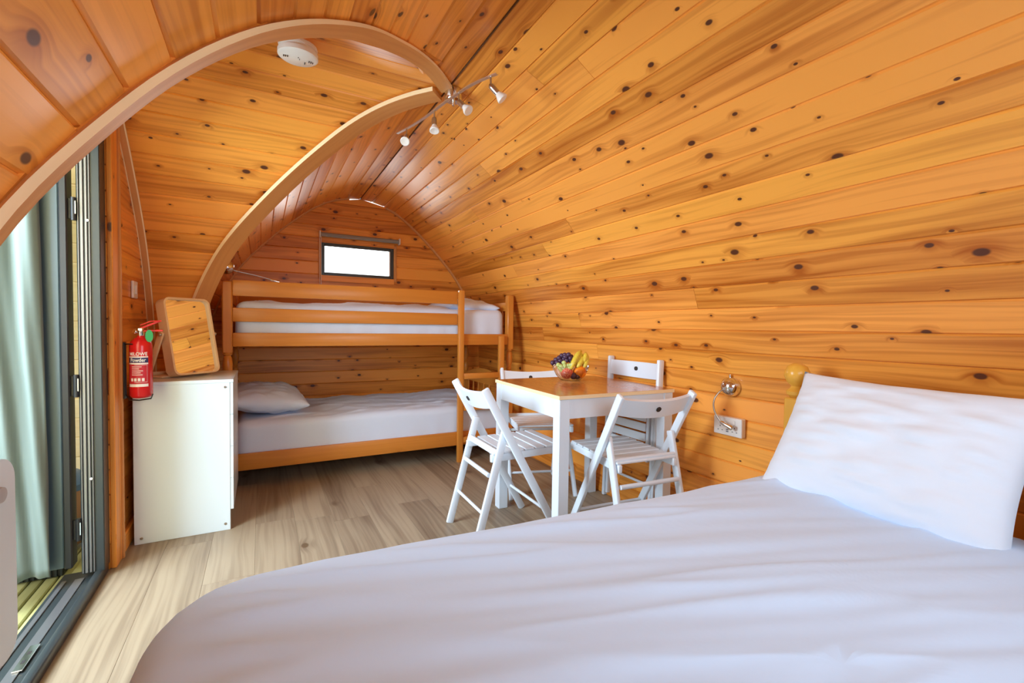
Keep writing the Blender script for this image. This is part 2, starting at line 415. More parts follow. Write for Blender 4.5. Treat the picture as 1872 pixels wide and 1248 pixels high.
# ------------------------------------------------------------------ flat boarded walls (rows, arch-clipped, with one hole)
def boarded(name, ax, at, th, wl_, wr_, c0, hole, mat, row=.107, sign=1):
    """ax=1: wall plane y=at spanning x ; ax=0: plane x=at spanning y. hole=(a0,a1,z0,z1)"""
    root = struct(empty(name)); z = 0
    def pt(a, d, zz): return (a, at+d, zz) if ax == 1 else (at+d, a, zz)
    while z < ZT-.01:
        z1 = min(z+row, ZT); segs = []
        cuts = sorted({z, z1} | {c for c in (hole[2], hole[3]) if z < c < z1}) if hole else [z, z1]
        bm = BM(); lay = bm.loops.layers.uv.verify()
        for a, b in zip(cuts, cuts[1:]):
            la, lb, ra, rb = c0-wl_(a)-.01, c0-wl_(b)-.01, c0+wr_(a)+.01, c0+wr_(b)+.01
            if hole and a >= hole[2]-1e-6 and b <= hole[3]+1e-6: spans = [(la, lb, hole[0], hole[0]), (hole[1], hole[1], ra, rb)]
            else: spans = [(la, lb, ra, rb)]
            for (p, q, r, s) in spans:
                c = CH*sign; ch = CH
                za, zb = (a+ch*.9 if a == z else a), (b-ch*.9 if b == z1 else b)
                ring = []
                for (zz, d, L_, R_) in ((a, c, p, r), (za, 0, p, r), (zb, 0, q, s), (b, c, q, s), (b, th*sign, q, s), (a, th*sign, p, r)):
                    ring.append((bm.verts.new(pt(L_, d, zz)), bm.verts.new(pt(R_, d, zz)), zz))
                for k in range(6):
                    j = (k+1) % 6
                    f = bm.faces.new((ring[k][0], ring[j][0], ring[j][1], ring[k][1]))
                    for l in f.loops: l[lay].uv = (l.vert.co[0 if ax == 1 else 1], l.vert.co.z)
                bm.faces.new([x[0] for x in ring][::-1]); bm.faces.new([x[1] for x in ring])
        obj('plank', bm, mat, root); z = z1
    return root
boarded('wall_back', 1, YE, .02, W, W, CX, (.455, 1.105, 1.485, 1.785), PINE)
DY0, DY1, DZ = 1.38, 2.515, 1.86
boarded('wall_door_side', 0, XD, .02, WN, W, CY, (DY0, DY1, -.01, DZ), PINE, sign=-1)
boarded('wall_door_outside', 0, XD-.075, .02, WN, W, CY, (DY0, DY1, -.01, DZ), PORCH, sign=1)
boarded('wall_near', 1, YN, .02, W, W, CX, (.10, 1.40, .92, 1.72), PINE, sign=-1)

# ------------------------------------------------------------------ floor boards
fl = BM(); box(fl, (-.60, YN, -.05), (2.0, YE+.02, -.0125)); floor = struct(obj('floor', fl, PINE_BACK))
rf = random.Random(11); x = -.585; k = 0
while x < 1.98:
    y = YN-rf.random()*1.2; x1 = min(x+.185, 1.99)
    while y < YE:
        y1 = y+1.25; a = max(y, YN); b = min(y1, YE)
        if b-a > .03:
            bm = BM(); box(bm, (x+.0002, a+.0002, -.012), (x1-.0002, b-.0002, 0), .0007, L=1); obj('floorboard', bm, FLOORM, floor)
        y = y1
    x = x1
# baseboard by the door wall
bm = BM(); box(bm, (XD, 2.63, 0), (XD+.018, 3.25, .085), .004, L=1); struct(obj('baseboard_left', bm, PINE))

# ------------------------------------------------------------------ outside: ground, deck, porch things
bm = BM(); box(bm, (-30, -30, -.42), (30, 30, -.30), 0)
grass_m, t_, b_ = nt('lawn'); n_ = t_.nodes.new('ShaderNodeTexNoise'); n_.inputs['Scale'].default_value = 6
t_.links.new(mix(t_, n_.outputs[0], (0.10, 0.22, 0.04), (0.30, 0.38, 0.10)), b_.inputs['Base Color']); setp(b_, Roughness=.9)
struct(obj('ground', bm, grass_m))
bm = BM(); box(bm, (-2.6, .3, -.14), (-.70, 3.9, -.095)); deck = struct(obj('floor_deck', bm, PINE_BACK))
x = -.742
while x > -2.6:
    bm = BM(); box(bm, (x-.040, .3, -.095), (x, 3.9, -.065), .004, L=1); obj('deck_board', bm, DECKM, deck); x -= .047
bm = BM(); box(bm, (-.735, .3, -.14), (-.70, 3.9, -.045), .003, L=1); obj('deck_edge_board', bm, DECKM, deck)
matm = cloth('grey_mat_pile', (0.25, 0.31, 0.30), 90)
bm = BM(); box(bm, (-1.5, 1.40, -.064), (-.76, 2.19, -.05), .006)
tag(obj('doormat', bm, matm), 'worn grey green doormat lying on the deck outside the door', 'doormat')
pm = plain('brown_tub', (0.36, 0.20, 0.13), 0.6); bl = plain('blue_lid', (0.05, 0.13, 0.30), 0.4)
t = empty('storage_tub', (-.93, 3.02, -.065), label='brown tub with a blue lid seen through the door gap', cat='tub')
bm = BM(); lathe(bm, [(.10, 0), (.15, .03), (.165, .20), (.16, .30), (.15, .30)], 28); obj('tub_body', bm, pm, t, True)
bm = BM(); lathe(bm, [(.17, .30), (.172, .33), (.13, .37), (.05, .38)], 28); obj('lid', bm, bl, t, True)
t = empty('ridged_crate', (-.83, 2.76, -.065), label='low black ridged crate on the deck in front of the brown tub', cat='crate')
bm = BM(); box(bm, (-.10, -.07, 0), (.06, .07, .13), .004); obj('crate_body', bm, BLACK, t)
bm = BM()
for i in range(9): box(bm, (-.095+i*.018, -.077, .005), (-.087+i*.018, -.070, .135))
obj('rib', bm, FRAME, t)

# ------------------------------------------------------------------ door
d = struct(empty('door_1'))
def dpart(name, lo, hi, mat, par=d, bev=.003, L=None):
    bm = BM(); box(bm, lo, hi, bev, L=L); return obj(name, bm, mat, par)
# far jamb with its grooves (reveal faces -y)
j = dpart('jamb', (-.645, 2.44, .03), (-.572, 2.515, 1.80), FRAME)
for i, xx in enumerate((-.640, -.632, -.618, -.606)):
    bm = BM(); box(bm, (xx, 2.434, .035), (xx+(.004, .009, .007, .004)[i], 2.441, 1.795), .001); obj('gasket_groove', bm, GROOVE, j)
for zz in (1.46, .42):
    bm = BM(); lathe(bm, [(.005, 0), (.005, .003), (.003, .004)], 10, frame_to((0, -1, 0), (-.609, 2.434, zz))); obj('screw_cap', bm, WPLAST, j, True)
dpart('jamb', (-.645, DY0+.002, .03), (-.572, DY0+.07, 1.80), FRAME)
dpart('door_head', (-.645, DY0+.002, 1.80), (-.572, 2.515, DZ), FRAME)
th = dpart('threshold', (-.72, DY0+.002, -.06), (-.60, 2.515, .012), FRAME)
bm = BM(); bar(bm, (-.590, DY0+.002, .012), (-.590, 2.515, .012), .030, .05, .01, seg=3, side=(1, 0, 0)); obj('sill_nose', bm, FRAME, th, True)
bm = BM(); box(bm, (-.665, DY0+.01, .012), (-.635, 2.44, .016), .001); obj('sill_strip', bm, GROOVE, th)
bm = BM(); box(bm, (-.705, DY0+.01, .012), (-.690, 2.44, .017), .001); obj('sill_strip', bm, GROOVE, th)
bm = BM(); box(bm, (-.652, 1.86, .016), (-.628, 1.99, .021), .001); obj('keep_plate', bm, CHROME, th)
for a in (1.895, 1.94):
    bm = BM(); box(bm, (-.645, a, .0205), (-.636, a+.016, .0215)); obj('keep_hole', bm, DARKP, th)
# pine casing round the frame on the room side
cas = dpart('casing', (XD, 2.515, 0), (XD+.020, 2.60, 1.93), PINE, L=2)
dpart('casing', (XD, DY0-.08, 0), (XD+.020, DY0, 1.93), PINE, L=2)
dpart('casing', (XD, DY0, DZ), (XD+.020, 2.515, 1.93), PINE, L=1)
dpart('casing_bead', (XD, 2.60, 0), (XD+.028, 2.618, 1.95), PINE_TRIM, L=2)
# the open leaf, swung outwards about its far edge
leaf = empty('door_leaf'); leaf.parent = d
LX0, LX1, LY0, LY1, LZ0, LZ1 = -1.46, -.666, 2.42, 2.478, .075, 1.775
def lp(name, lo, hi, mat, bev=.004): 
    bm = BM(); box(bm, lo, hi, bev); return obj(name, bm, mat, leaf)
lp('stile', (LX1-.084, LY0, LZ0), (LX1-.025, LY1, LZ1), FRAMEL); lp('stile', (LX0, LY0, LZ0), (LX0+.09, LY1, LZ1), FRAMEL)
lp('hinge_edge', (LX1-.025, LY0-.004, LZ0-.004), (LX1, LY1, LZ1), BLACK)
lp('rail', (LX0+.09, LY0, LZ0), (LX1-.084, LY1, LZ0+.10), FRAMEL); lp('rail', (LX0+.09, LY0, LZ1-.09), (LX1-.084, LY1, LZ1), FRAMEL)
lp('glass_pane', (LX0+.09, LY0+.024, LZ0+.10), (LX1-.084, LY0+.030, LZ1-.09), GLASS, 0)
for zz in (1.50, .80, .22):
    bm = BM(); tube(bm, [(-.650, 2.432, zz-.045), (-.650, 2.432, zz+.045)], .009, 12); box(bm, (-.670, 2.430, zz-.04), (-.642, 2.438, zz+.04), .001); obj('hinge', bm, BLACK, leaf, True)
    bm = BM(); box(bm, (-.6435, 2.4215, zz-.02), (-.6405, 2.4235, zz+.03)); obj('hinge_pin', bm, CHROME, leaf)
bm = BM(); bar(bm, (-.60, 2.43, 1.785), (-.76, 2.415, 1.765), .012, .004, .001); obj('stay_arm', bm, CHROME, leaf)
# curtain on the leaf
def curtain(name, x0, x1, y, z0, z1, par=None):
    bm = BM(); nx, nz = 110, 46; g = []
    for i in range(nx+1):
        col = []
        for k in range(nz+1):
            s = i/nx; v = k/nz; xx = x0+(x1-x0)*s
            lean = .022*v*(s)                         # right edge gathers towards the top
            ph = xx*62+1.3*math.sin(v*3+xx*9)
            a = .012*(.5+.5*v)+.006
            yy = y-.012+a*math.sin(ph)+.004*math.sin(ph*2.3+v*8)+.012*noise.noise(Vector((xx*9, v*6, 3)))*(1-v)
            hem = .012*math.sin(xx*31)+.006*math.sin(xx*77)
            zz = z0+hem*(1-v)**6+(z1-z0)*v
            col.append(bm.verts.new((xx-lean, min(yy, y+.012), zz)))
        g.append(col)
    for i in range(nx):
        for k in range(nz): bm.faces.new((g[i][k], g[i+1][k], g[i+1][k+1], g[i][k+1]))
    o = obj(name, bm, CURT, par, 'all'); md = o.modifiers.new('thick', 'SOLIDIFY'); md.thickness = .0015; return o
c = empty('curtain', (0, 0, 0), label='pale grey green curtain hanging over the open glazed door leaf', cat='curtain')
curtain('curtain_cloth', -1.46, -.718, 2.392, .065, 1.74, c)
bm = BM(); tube(bm, [(-1.48, 2.402, 1.745), (-.752, 2.402, 1.745)], .006, 10); lathe(bm, [(.004, 0), (.009, .004), (.009, .012), (.003, .016)], 12, frame_to((1, 0, 0), (-.752, 2.402, 1.745))); obj('curtain_rod', bm, CHROME, c, True)

# ------------------------------------------------------------------ windows
def window(name, x0, x1, z0, z1, y, s, fw, casing=True):
    w = struct(empty(name))
    def p(n, lo, hi, m, bev=.003, L=None):
        bm = BM(); a = [lo[0], y+s*lo[1], lo[2]]; b = [hi[0], y+s*hi[1], hi[2]]
        if a[1] > b[1]: a[1], b[1] = b[1], a[1]
        box(bm, a, b, bev, L=L); return obj(n, bm, m, w)
    p('window_frame', (x0, .012, z0), (x0+fw, .06, z1), FRAME); p('window_frame', (x1-fw, .012, z0), (x1, .06, z1), FRAME)
    p('window_frame', (x0+fw, .012, z0), (x1-fw, .06, z0+fw), FRAME); p('window_frame', (x0+fw, .012, z1-fw), (x1-fw, .06, z1), FRAME)
    p('glass_pane', (x0+fw, .034, z0+fw), (x1-fw, .038, z1-fw), GLASS, 0)
    p('glazing_bead', (x1-fw-.012, .02, z0+fw), (x1-fw, .03, z1-fw), WPLAST, .001)
    if casing:
        c = .022
        p('casing', (x0-c, -.012, z0-c), (x0+.002, .015, z1+c), PINE_TRIM, L=2); p('casing', (x1-.002, -.012, z0-c), (x1+c, .015, z1+c), PINE_TRIM, L=2)
        p('casing', (x0, -.012, z1-.002), (x1, .015, z1+c+.02), PINE, L=0); p('casing', (x0, -.012, z0-c-.03), (x1, .015, z0+.002), PINE, L=0)
    return w
window('window_1', .460, 1.100, 1.490, 1.780, YE, 1, .030)
window('added_fill_window', .11, 1.39, .93, 1.71, YN, -1, .05)  # invented window behind the camera, added to go with the frontal fill
t = empty('roller_blind', (0, 0, 0), label='slim rolled up grey roller blind with white end brackets above the small window', cat='blind')
bm = BM(); tube(bm, [(.452, YE-.035, 1.842), (1.135, YE-.035, 1.842)], .018, 16); obj('blind_roll', bm, plain('blind_fabric', (.30, .29, .26), .8), t, True)
for xx in (.440, 1.135):
    bm = BM(); box(bm, (xx, YE-.055, 1.815), (xx+.012, YE, 1.872), .004); obj('bracket', bm, WPLAST, t)
bm = BM()
for dx in (0, .012): tube(bm, [(.444+dx, YE-.04, 1.84), (.445+dx, YE-.03, 1.33)], .0022, 6)
obj('pull_cord', bm, WPLAST, t, True)

# ------------------------------------------------------------------ soft things
def fbm(v, o=3):
    s = 0; a = 1
    for i in range(o): s += a*noise.noise(v); v = v*2.03; a *= .5
    return s
def pillow_bm(w, h, tck, seed=0, n=44, wr=.010):
    bm = BM(); g = [[], []]
    for side in (0, 1):
        for i in range(n+1):
            row = []
            for k in range(n+1):
                u = -1+2*i/n; v = -1+2*k/n
                e = max(0, (1-abs(u)**2.6))**.55*max(0, (1-abs(v)**2.6))**.55
                x = u*w/2*(1-.07*(1-abs(v)**2)*abs(u)**3); y = v*h/2*(1-.09*(1-abs(u)**2)*abs(v)**3)
                rad = fbm(Vector((u*1.6+seed, v*3.6+seed, side*3)))
                z = tck/2*e*(1+.10*rad)+wr*e*abs(noise.noise(Vector((u*2.5+v*2+seed, v*7, seed))))*1.4
                row.append((x, y, z if side == 0 else -z))
            g[side].append(row)
    vt = {}
    def V(s, i, k):
        b = i in (0, n) or k in (0, n); key = (0 if b else s, i, k)
        if key not in vt: 
            p = g[s][i][k]; vt[key] = bm.verts.new((p[0], p[1], 0) if b else p)
        return vt[key]
    for s in (0, 1):
        for i in range(n):
            for k in range(n): bm.faces.new((V(s, i, k), V(s, i+1, k), V(s, i+1, k+1), V(s, i, k+1)))
    return bm
def place(o, origin, ex, ey):
    ex = Vector(ex).normalized(); ey = Vector(ey); ey = (ey-ex*ey.dot(ex)).normalized(); ez = ex.cross(ey); m = Matrix.Identity(4)
    for i, v in enumerate((ex, ey, ez)):
        for k in range(3): m[k][i] = v[k]
    m.translation = Vector(origin); o.matrix_world = m
def bedding_bm(x0, x1, y0, y1, zt, zb, rc, roll, wfun, nper=220, nr=46, crown=.0, sidewave=0.0):
    """a draped sheet: top, rolled edge and sides, as rings of a rounded rectangle"""
    cx, cy = (x0+x1)/2, (y0+y1)/2; out = []
    hx, hy = (x1-x0)/2, (y1-y0)/2; seg = []
    per = 4*(hx+hy)-8*rc+2*math.pi*rc
    def outline(s):
        s = s % per; L = [2*(hy-rc), math.pi/2*rc, 2*(hx-rc), math.pi/2*rc]*2
        i = 0
        while s > L[i]: s -= L[i]; i += 1
        a = s/rc if L[i] > 0 else 0
        if i == 0: return (hx, -(hy-rc)+s), (1, 0)
        if i == 1: return (hx-rc+rc*math.cos(a), hy-rc+rc*math.sin(a)), (math.cos(a), math.sin(a))
        if i == 2: return (hx-rc-s, hy), (0, 1)
        if i == 3: return (-(hx-rc)-rc*math.sin(a), hy-rc+rc*math.cos(a)), (-math.sin(a), math.cos(a))
        if i == 4: return (-hx, hy-rc-s), (-1, 0)
        if i == 5: return (-(hx-rc)-rc*math.cos(a), -(hy-rc)-rc*math.sin(a)), (-math.cos(a), -math.sin(a))
        if i == 6: return (-(hx-rc)+s, -hy), (0, -1)
        return (hx-rc+rc*math.sin(a), -(hy-rc)-rc*math.cos(a)), (math.sin(a), -math.cos(a))
    bm = BM(); rings = []
    pts = [outline(per*k/nper) for k in range(nper)]
    def ring(f): rings.append([bm.verts.new(f(p, n, k)) for k, (p, n) in enumerate(pts)])
    for r in range(1, nr+1):
        t = (r/nr)**.8
        def f(p, n, k, t=t):
            x, y = cx+(p[0]-n[0]*roll)*t, cy+(p[1]-n[1]*roll)*t
            return (x, y, zt+crown*(1-t*t)+wfun(x, y)*min(1, (1-t)*8+.35))
        ring(f)
    for q in range(1, 8):
        a = q/7*math.pi/2
        def f(p, n, k, a=a):
            x = cx+p[0]-n[0]*roll*(1-math.sin(a)); y = cy+p[1]-n[1]*roll*(1-math.sin(a))
            return (x, y, zt-roll*(1-math.cos(a))+wfun(x, y)*.35*(1-q/7))
        ring(f)
    for q in range(1, 9):
        def f(p, n, k, q=q):
            v = q/8; wv = sidewave*v*math.sin(k*2*math.pi/nper*per/.16+2*math.sin(k*.13))
            return (cx+p[0]+n[0]*wv, cy+p[1]+n[1]*wv, zt-roll-(zt-roll-zb)*v)
        ring(f)
    c = bm.verts.new((cx, cy, zt+crown))
    for k in range(nper): bm.faces.new((c, rings[0][k], rings[0][(k+1) % nper]))
    for a, b in zip(rings, rings[1:]):
        for k in range(nper): bm.faces.new((a[k], b[k], b[(k+1) % nper], a[(k+1) % nper]))
    bm.faces.new(rings[-1])
    return bm

# ------------------------------------------------------------------ double bed
BR = Matrix.Translation((.8, 1.06, 0)) @ Matrix.Rotation(math.radians(-3.0), 4, 'Z') @ Matrix.Translation((-.8, -1.06, 0))
bed = empty('double_bed', (0, 0, 0), label='honey pine double bed with ball topped headboard posts by the right wall', cat='bed')
def bp(name, bm, mat=HONEY, sm=False): return obj(name, bm, mat, bed, sm)
for yy in (1.035, -.36):
    bm = BM(); box(bm, (1.80, yy-.032, 0), (1.862, yy+.032, .80), .006, L=2)
    lathe(bm, [(.020, .80), (.034, .812), (.036, .825), (.022, .838), (.020, .845), (.034, .860), (.044, .882), (.044, .900), (.034, .922), (.014, .934)], 20, Matrix.Translation((1.831, yy, 0)))
    bp('headboard_post', bm, sm=True)
for yy in (1.035, -.36):
    bm = BM(); box(bm, (-.10, yy-.032, 0), (-.04, yy+.032, .30), .006, L=2); bp('leg', bm)
bm = BM(); box(bm, (1.815, -.34, .80), (1.845, 1.01, .872), .012, L=1, seg=2); bp('top_rail', bm)
bm = BM(); box(bm, (1.82, -.34, .30), (1.842, 1.01, .42), .004, L=1); bp('headboard_rail', bm)
for i in range(9):
    bm = BM(); yy = -.20+i*.132; tube(bm, [(1.831, yy, .41), (1.831, yy, .81)], .012, 10); bp('spindle', bm, sm=True)
for yy in (1.03, -.36):
    bm = BM(); box(bm, (-.05, yy-.012, .20), (1.81, yy+.012, .31), .004, L=0); bp('side_rail', bm)
bm = BM(); box(bm, (-.085, -.34, .20), (-.06, 1.01, .31), .004, L=1); bp('foot_rail', bm)
def wr_bed(x, y):
    s = x*.30+y
    r = 1-abs(noise.noise(Vector((x*1.1+3, s*8.5, 1.7))))*2.2
    r2 = noise.noise(Vector((x*2.6, s*21, 9)))
    far = max(0, min(1, (y-.1)/.9))
    return .017*max(0, r)**2*(.35+.65*far)+.005*r2+.010*noise.noise(Vector((x*1.7, y*1.9, 5)))
bm = bedding_bm(-.185, 1.80, -.40, 1.105, .535, .12, .20, .085, wr_bed, 300, 80, .022, .010)
o = obj('bed_sheet', bm, SHEET, None, 'all'); o.matrix_world = BR
tag(o, 'large white sheet covering the double bed mattress in the foreground', 'bedding')
bed.matrix_world = Matrix.Identity(4)
PG = 'pillows on the double bed'
o = obj('pillow', pillow_bm(.64, .47, .17, 2.3, wr=.016), PILLOW, None, 'all'); place(o, (1.650, .672, .700), (-.05, -1, -.02), (.44, 0, .74))
tag(o, 'white pillow propped against the headboard beside the ball topped post', 'pillow', PG)
o = obj('pillow', pillow_bm(.64, .47, .17, 7.1, wr=.014), PILLOW, None, 'all'); place(o, (1.66, .01, .700), (-.03, -1, 0), (.44, 0, .74))
tag(o, 'white pillow at the right edge mostly cut off, next to the propped one', 'pillow', PG)

# ------------------------------------------------------------------ bunk bed
bk = empty('bunk_bed', (0, 0, 0), label='orange pine bunk bed with ladder standing along the back wall', cat='bunk bed')
BX0, BX1, BY0, BY1 = -.215, 1.830, 3.33, 4.27
def turned_post(x, y, name='post'):
    bm = BM(); w = .028
    box(bm, (x-w, y-w, 0), (x+w, y+w, .58), .005, L=2); box(bm, (x-w, y-w, .87), (x+w, y+w, 1.318), .007, L=2)
    lathe(bm, [(.020, .575), (.027, .60), (.018, .612), (.024, .625), (.027, .66), (.024, .69), (.017, .705), (.026, .715), (.017, .727), (.026, .76), (.028, .80), (.024, .84), (.017, .855), (.027, .865), (.024, .875)], 18, Matrix.Translation((x, y, 0)))
    return obj(name, bm, BUNK, bk, True)
for x in (BX0+.028, BX1-.028):
    for y in (BY0+.028, BY1): turned_post(x, y)
def bb(name, lo, hi, bev=.005, L=None, mat=None): bm = BM(); box(bm, lo, hi, bev, L=L, seg=2); return obj(name, bm, mat or BUNK, bk, True)
XI0, XI1 = BX0+.056, BX1-.056
bb('guard_rail', (XI0, BY0, 1.228), (1.333, BY0+.022, 1.327)); bb('guard_rail', (XI0, BY0, 1.068), (1.333, BY0+.022, 1.155))
bb('side_rail', (XI0, BY0, .912), (XI1, BY0+.024, .999)); bb('side_rail', (XI0, BY0, .127), (XI1, BY0+.024, .233))
bb('side_rail', (XI0, BY1+.004, .912), (XI1, BY1+.028, .999)); bb('side_rail', (XI0, BY1+.004, .127), (XI1, BY1+.028, .233))
bb('guard_rail', (XI0, BY1+.004, 1.20), (XI1, BY1+.026, 1.29))
for x in (BX0+.017, BX1-.041):
    for (za, zb) in ((1.19, 1.262), (.912, .985), (.127, .233)): bb('end_rail', (x, BY0+.05, za), (x+.024, BY1-.02, zb), L=1)
    # arched lower end panel
    bm = BM(); n = 16; lay = bm.loops.layers.uv.verify(); top = []
    for i in range(n+1):
        s = i/n; y = BY0+.05+(BY1-.07-BY0)*s; z = .60+.075*math.sin(math.pi*s)
        top.append([bm.verts.new((x+a, y, zz)) for a, zz in ((0, .535), (.024, .535), (.024, z), (0, z))])
    for a, b in zip(top, top[1:]):
        for k in range(4):
            f = bm.faces.new((a[k], a[(k+1) % 4], b[(k+1) % 4], b[k]))
            for l in f.loops: l[lay].uv = (l.vert.co.y, l.vert.co.z)
    bm.faces.new(top[0][::-1]); bm.faces.new(top[-1]); obj('end_rail', bm, BUNK, bk, True)
    for (za, zb) in ((.985, 1.19), (.23, .54)):
        for i in range(7):
            y = BY0+.15+i*.118
            bm = BM(); lathe(bm, [(.007, za), (.010, za+.25*(zb-za)), (.006, za+.33*(zb-za)), (.011, (za+zb)/2), (.006, zb-.33*(zb-za)), (.010, zb-.25*(zb-za)), (.007, zb)], 10, Matrix.Translation((x+.012, y, 0))); obj('spindle', bm, BUNK, bk, True)
for i in range(12):
    x = XI0+.05+i*.157
    for z in (.925, .150): bb('slat', (x, BY0+.024, z), (x+.07, BY1+.004, z+.014), .002, L=1)
# ladder (part of the bunk)
lad = empty('ladder'); lad.parent = bk
def lb(name, lo, hi, L=None): bm = BM(); box(bm, lo, hi, .006, L=L, seg=2); return obj(name, bm, BUNK, lad, True)
LY = BY0-.036
lb('upright', (1.331, LY, 0), (1.376, LY+.036, 1.335)); lb('upright', (1.683, LY, 0), (1.728, LY+.036, .985))
for z in (.648, .40, .15): lb('rung', (1.376, LY+.004, z), (1.683, LY+.030, z+.045), L=0)
# bedding on the bunks
def wr_bunk(seed, amp):
    def f(x, y):
        return amp*1.2*fbm(Vector((x*2.3+seed, y*3.1, seed)))+amp*.8*max(0, 1-abs(noise.noise(Vector((x*2.2+y*3+seed, y*7-x*2, 2))))*3)**2
    return f
bm = bedding_bm(XI0+.01, XI1-.005, BY0+.035, BY1-.01, 1.195, .945, .07, .055, wr_bunk(4, .018), 260, 36, .012, .004)
tag(obj('mattress', bm, SHEETB, None, 'all'), 'white sheeted mattress on the top bunk behind the guard rails', 'mattress')
bm = bedding_bm(XI0+.01, XI1-.005, BY0+.004+.022, BY1-.01, .43, .170, .07, .05, wr_bunk(9, .018), 260, 40, .01, .003)
tag(obj('mattress', bm, SHEETB, None, 'all'), 'white sheeted mattress on the bottom bunk with a pillow at its left end', 'mattress')
o = obj('pillow', pillow_bm(.50, .66, .17, 5.5, wr=.02), SHEETB, None, 'all'); place(o, (.03, 3.72, .535), (1, .05, -.10), (0, 1, .02))
tag(o, 'flat white pillow at the left end of the bottom bunk', 'pillow')
# folded duvet end on top bunk at its right end
o = obj('pillow', pillow_bm(.42, .74, .12, 8.2, wr=.02), SHEETB, None, 'all'); place(o, (1.530, 3.76, 1.222), (1, 0, -.05), (0, 1, .0))
tag(o, 'crumpled white pillow at the right end of the top bunk', 'pillow')

# ------------------------------------------------------------------ chest of drawers by the door
cab = empty('chest_of_drawers', (-.335, 2.95, 0), label='white chest of drawers carrying the mirror, side panel towards the camera', cat='chest of drawers')
def cp(name, lo, hi, bev=.0015, mat=None, par=None):
    bm = BM(); o = Vector((-.335, 2.95, 0)); box(bm, Vector(lo)-o, Vector(hi)-o, bev); return obj(name, bm, mat or WHITEC, par or cab)
C0, C1, CYA, CYB = -.533, -.143, 2.73, 3.25
cp('side_panel', (C0, CYA, 0), (C1, CYA+.016, .757)); cp('side_panel', (C0, CYB-.016, 0), (C1, CYB, .757))
cp('top_panel', (C0, CYA-.002, .757), (C1+.016, CYB, .773)); cp('back_panel', (C0, CYA+.016, .02), (C0+.006, CYB-.016, .757))
cp('plinth', (C1-.04, CYA+.016, 0), (C1-.028, CYB-.016, .10)); cp('bottom_panel', (C0+.006, CYA+.016, .085), (C1-.002, CYB-.016, .10))
for i in range(4):
    z = .105+i*.163
    dr = cp('drawer_front', (C1-.002, CYA+.003, z), (C1+.014, CYB-.003, z+.1618), .0008)
for (x, z) in ((C0+.028, .028), (C1-.022, .034), (C1-.020, .735)):
    bm = BM(); lathe(bm, [(.0065, 0), (.0065, .0015), (.003, .002)], 14, frame_to((0, -1, 0), (x+.335, CYA-2.95, z))); s_ = obj('screw', bm, STEEL, cab, True)
# table mirror
mir = empty('table_mirror', (-.300, 2.93, .7735), math.radians(43), label='tilting rectangular mirror in a light wood frame on the white chest', cat='mirror')
def rrect(w, h, r, n=8):
    out = []
    for cx, cz, a0 in ((w/2-r, h/2-r, 0), (-w/2+r, h/2-r, 90), (-w/2+r, -h/2+r, 180), (w/2-r, -h/2+r, 270)):
        for i in range(n+1): a = math.radians(a0+90*i/n); out.append((cx+r*math.cos(a), cz+r*math.sin(a)))
    return out
def ring_extrude(bm, outer, inner, y0, y1, xf):
    n = len(outer); R = [[bm.verts.new(xf @ Vector((p[0], y, p[1]))) for p in c] for c, y in ((outer, y0), (inner, y0), (inner, y1), (outer, y1))]
    lay = bm.loops.layers.uv.verify()
    for q in range(4):
        a, b = R[q], R[(q+1) % 4]
        for k in range(n):
            f = bm.faces.new((a[k], a[(k+1) % n], b[(k+1) % n], b[k]))
            for l in f.loops: l[lay].uv = (l.vert.co.z, l.vert.co.x)
MX = Matrix.Translation((0, .015, .0)) @ Matrix.Rotation(math.radians(-12), 4, 'X') @ Matrix.Translation((0, 0, .214))
bm = BM(); ring_extrude(bm, rrect(.250, .408, .035), rrect(.232, .390, .028), -.030, .030, MX); obj('mirror_frame', bm, BAMBOO, mir, True)
bm = BM(); vs = [bm.verts.new(MX @ Vector((p[0], -.016, p[1]))) for p in rrect(.237, .395, .028)]; bm.faces.new(vs)
vs = [bm.verts.new(MX @ Vector((p[0], -.010, p[1]))) for p in rrect(.237, .395, .028)]; bm.faces.new(vs)
obj('mirror_glass', bm, MIRROR, mir)
pv = MX @ Vector((0, 0, .015))
bm = BM()
foot = Vector((0, .165, .012))
for sx in (-1, 1): bar(bm, (sx*.138, pv.y, pv.z+.012), (sx*.138, foot.y, foot.z-.006), .010, .036, .004, side=(1, 0, 0), seg=2)
bar(bm, (-.138, foot.y, foot.z), (.138, foot.y, foot.z), .034, .012, .004, side=(0, .6, -.8), seg=2)
bar(bm, (-.138, foot.y-.05, .006), (.138, foot.y-.05, .006), .10, .010, .003, side=(0, 1, 0), seg=2)
obj('stand', bm, BAMBOO, mir, True)
for sx in (-1, 1):
    bm = BM(); lathe(bm, [(.009, 0), (.011, .006), (.009, .012), (.004, .014)], 14, frame_to((sx, 0, 0), (sx*.142, pv.y, pv.z))); obj('pivot_knob', bm, STEEL, mir, True)

# ------------------------------------------------------------------ fire extinguisher
fe = empty('fire_extinguisher', (-.480, 2.625, .715), label='red powder fire extinguisher hung on the wall between door and chest', cat='fire extinguisher')
R_ = .0555
bm = BM(); lathe(bm, [(.030, 0), (.046, .004), (R_, .016), (R_, .262), (.050, .282), (.034, .298), (.018, .306), (.016, .316)], 36); obj('cylinder', bm, RED, fe, True)
fe.scale = (.76, .76, .90)
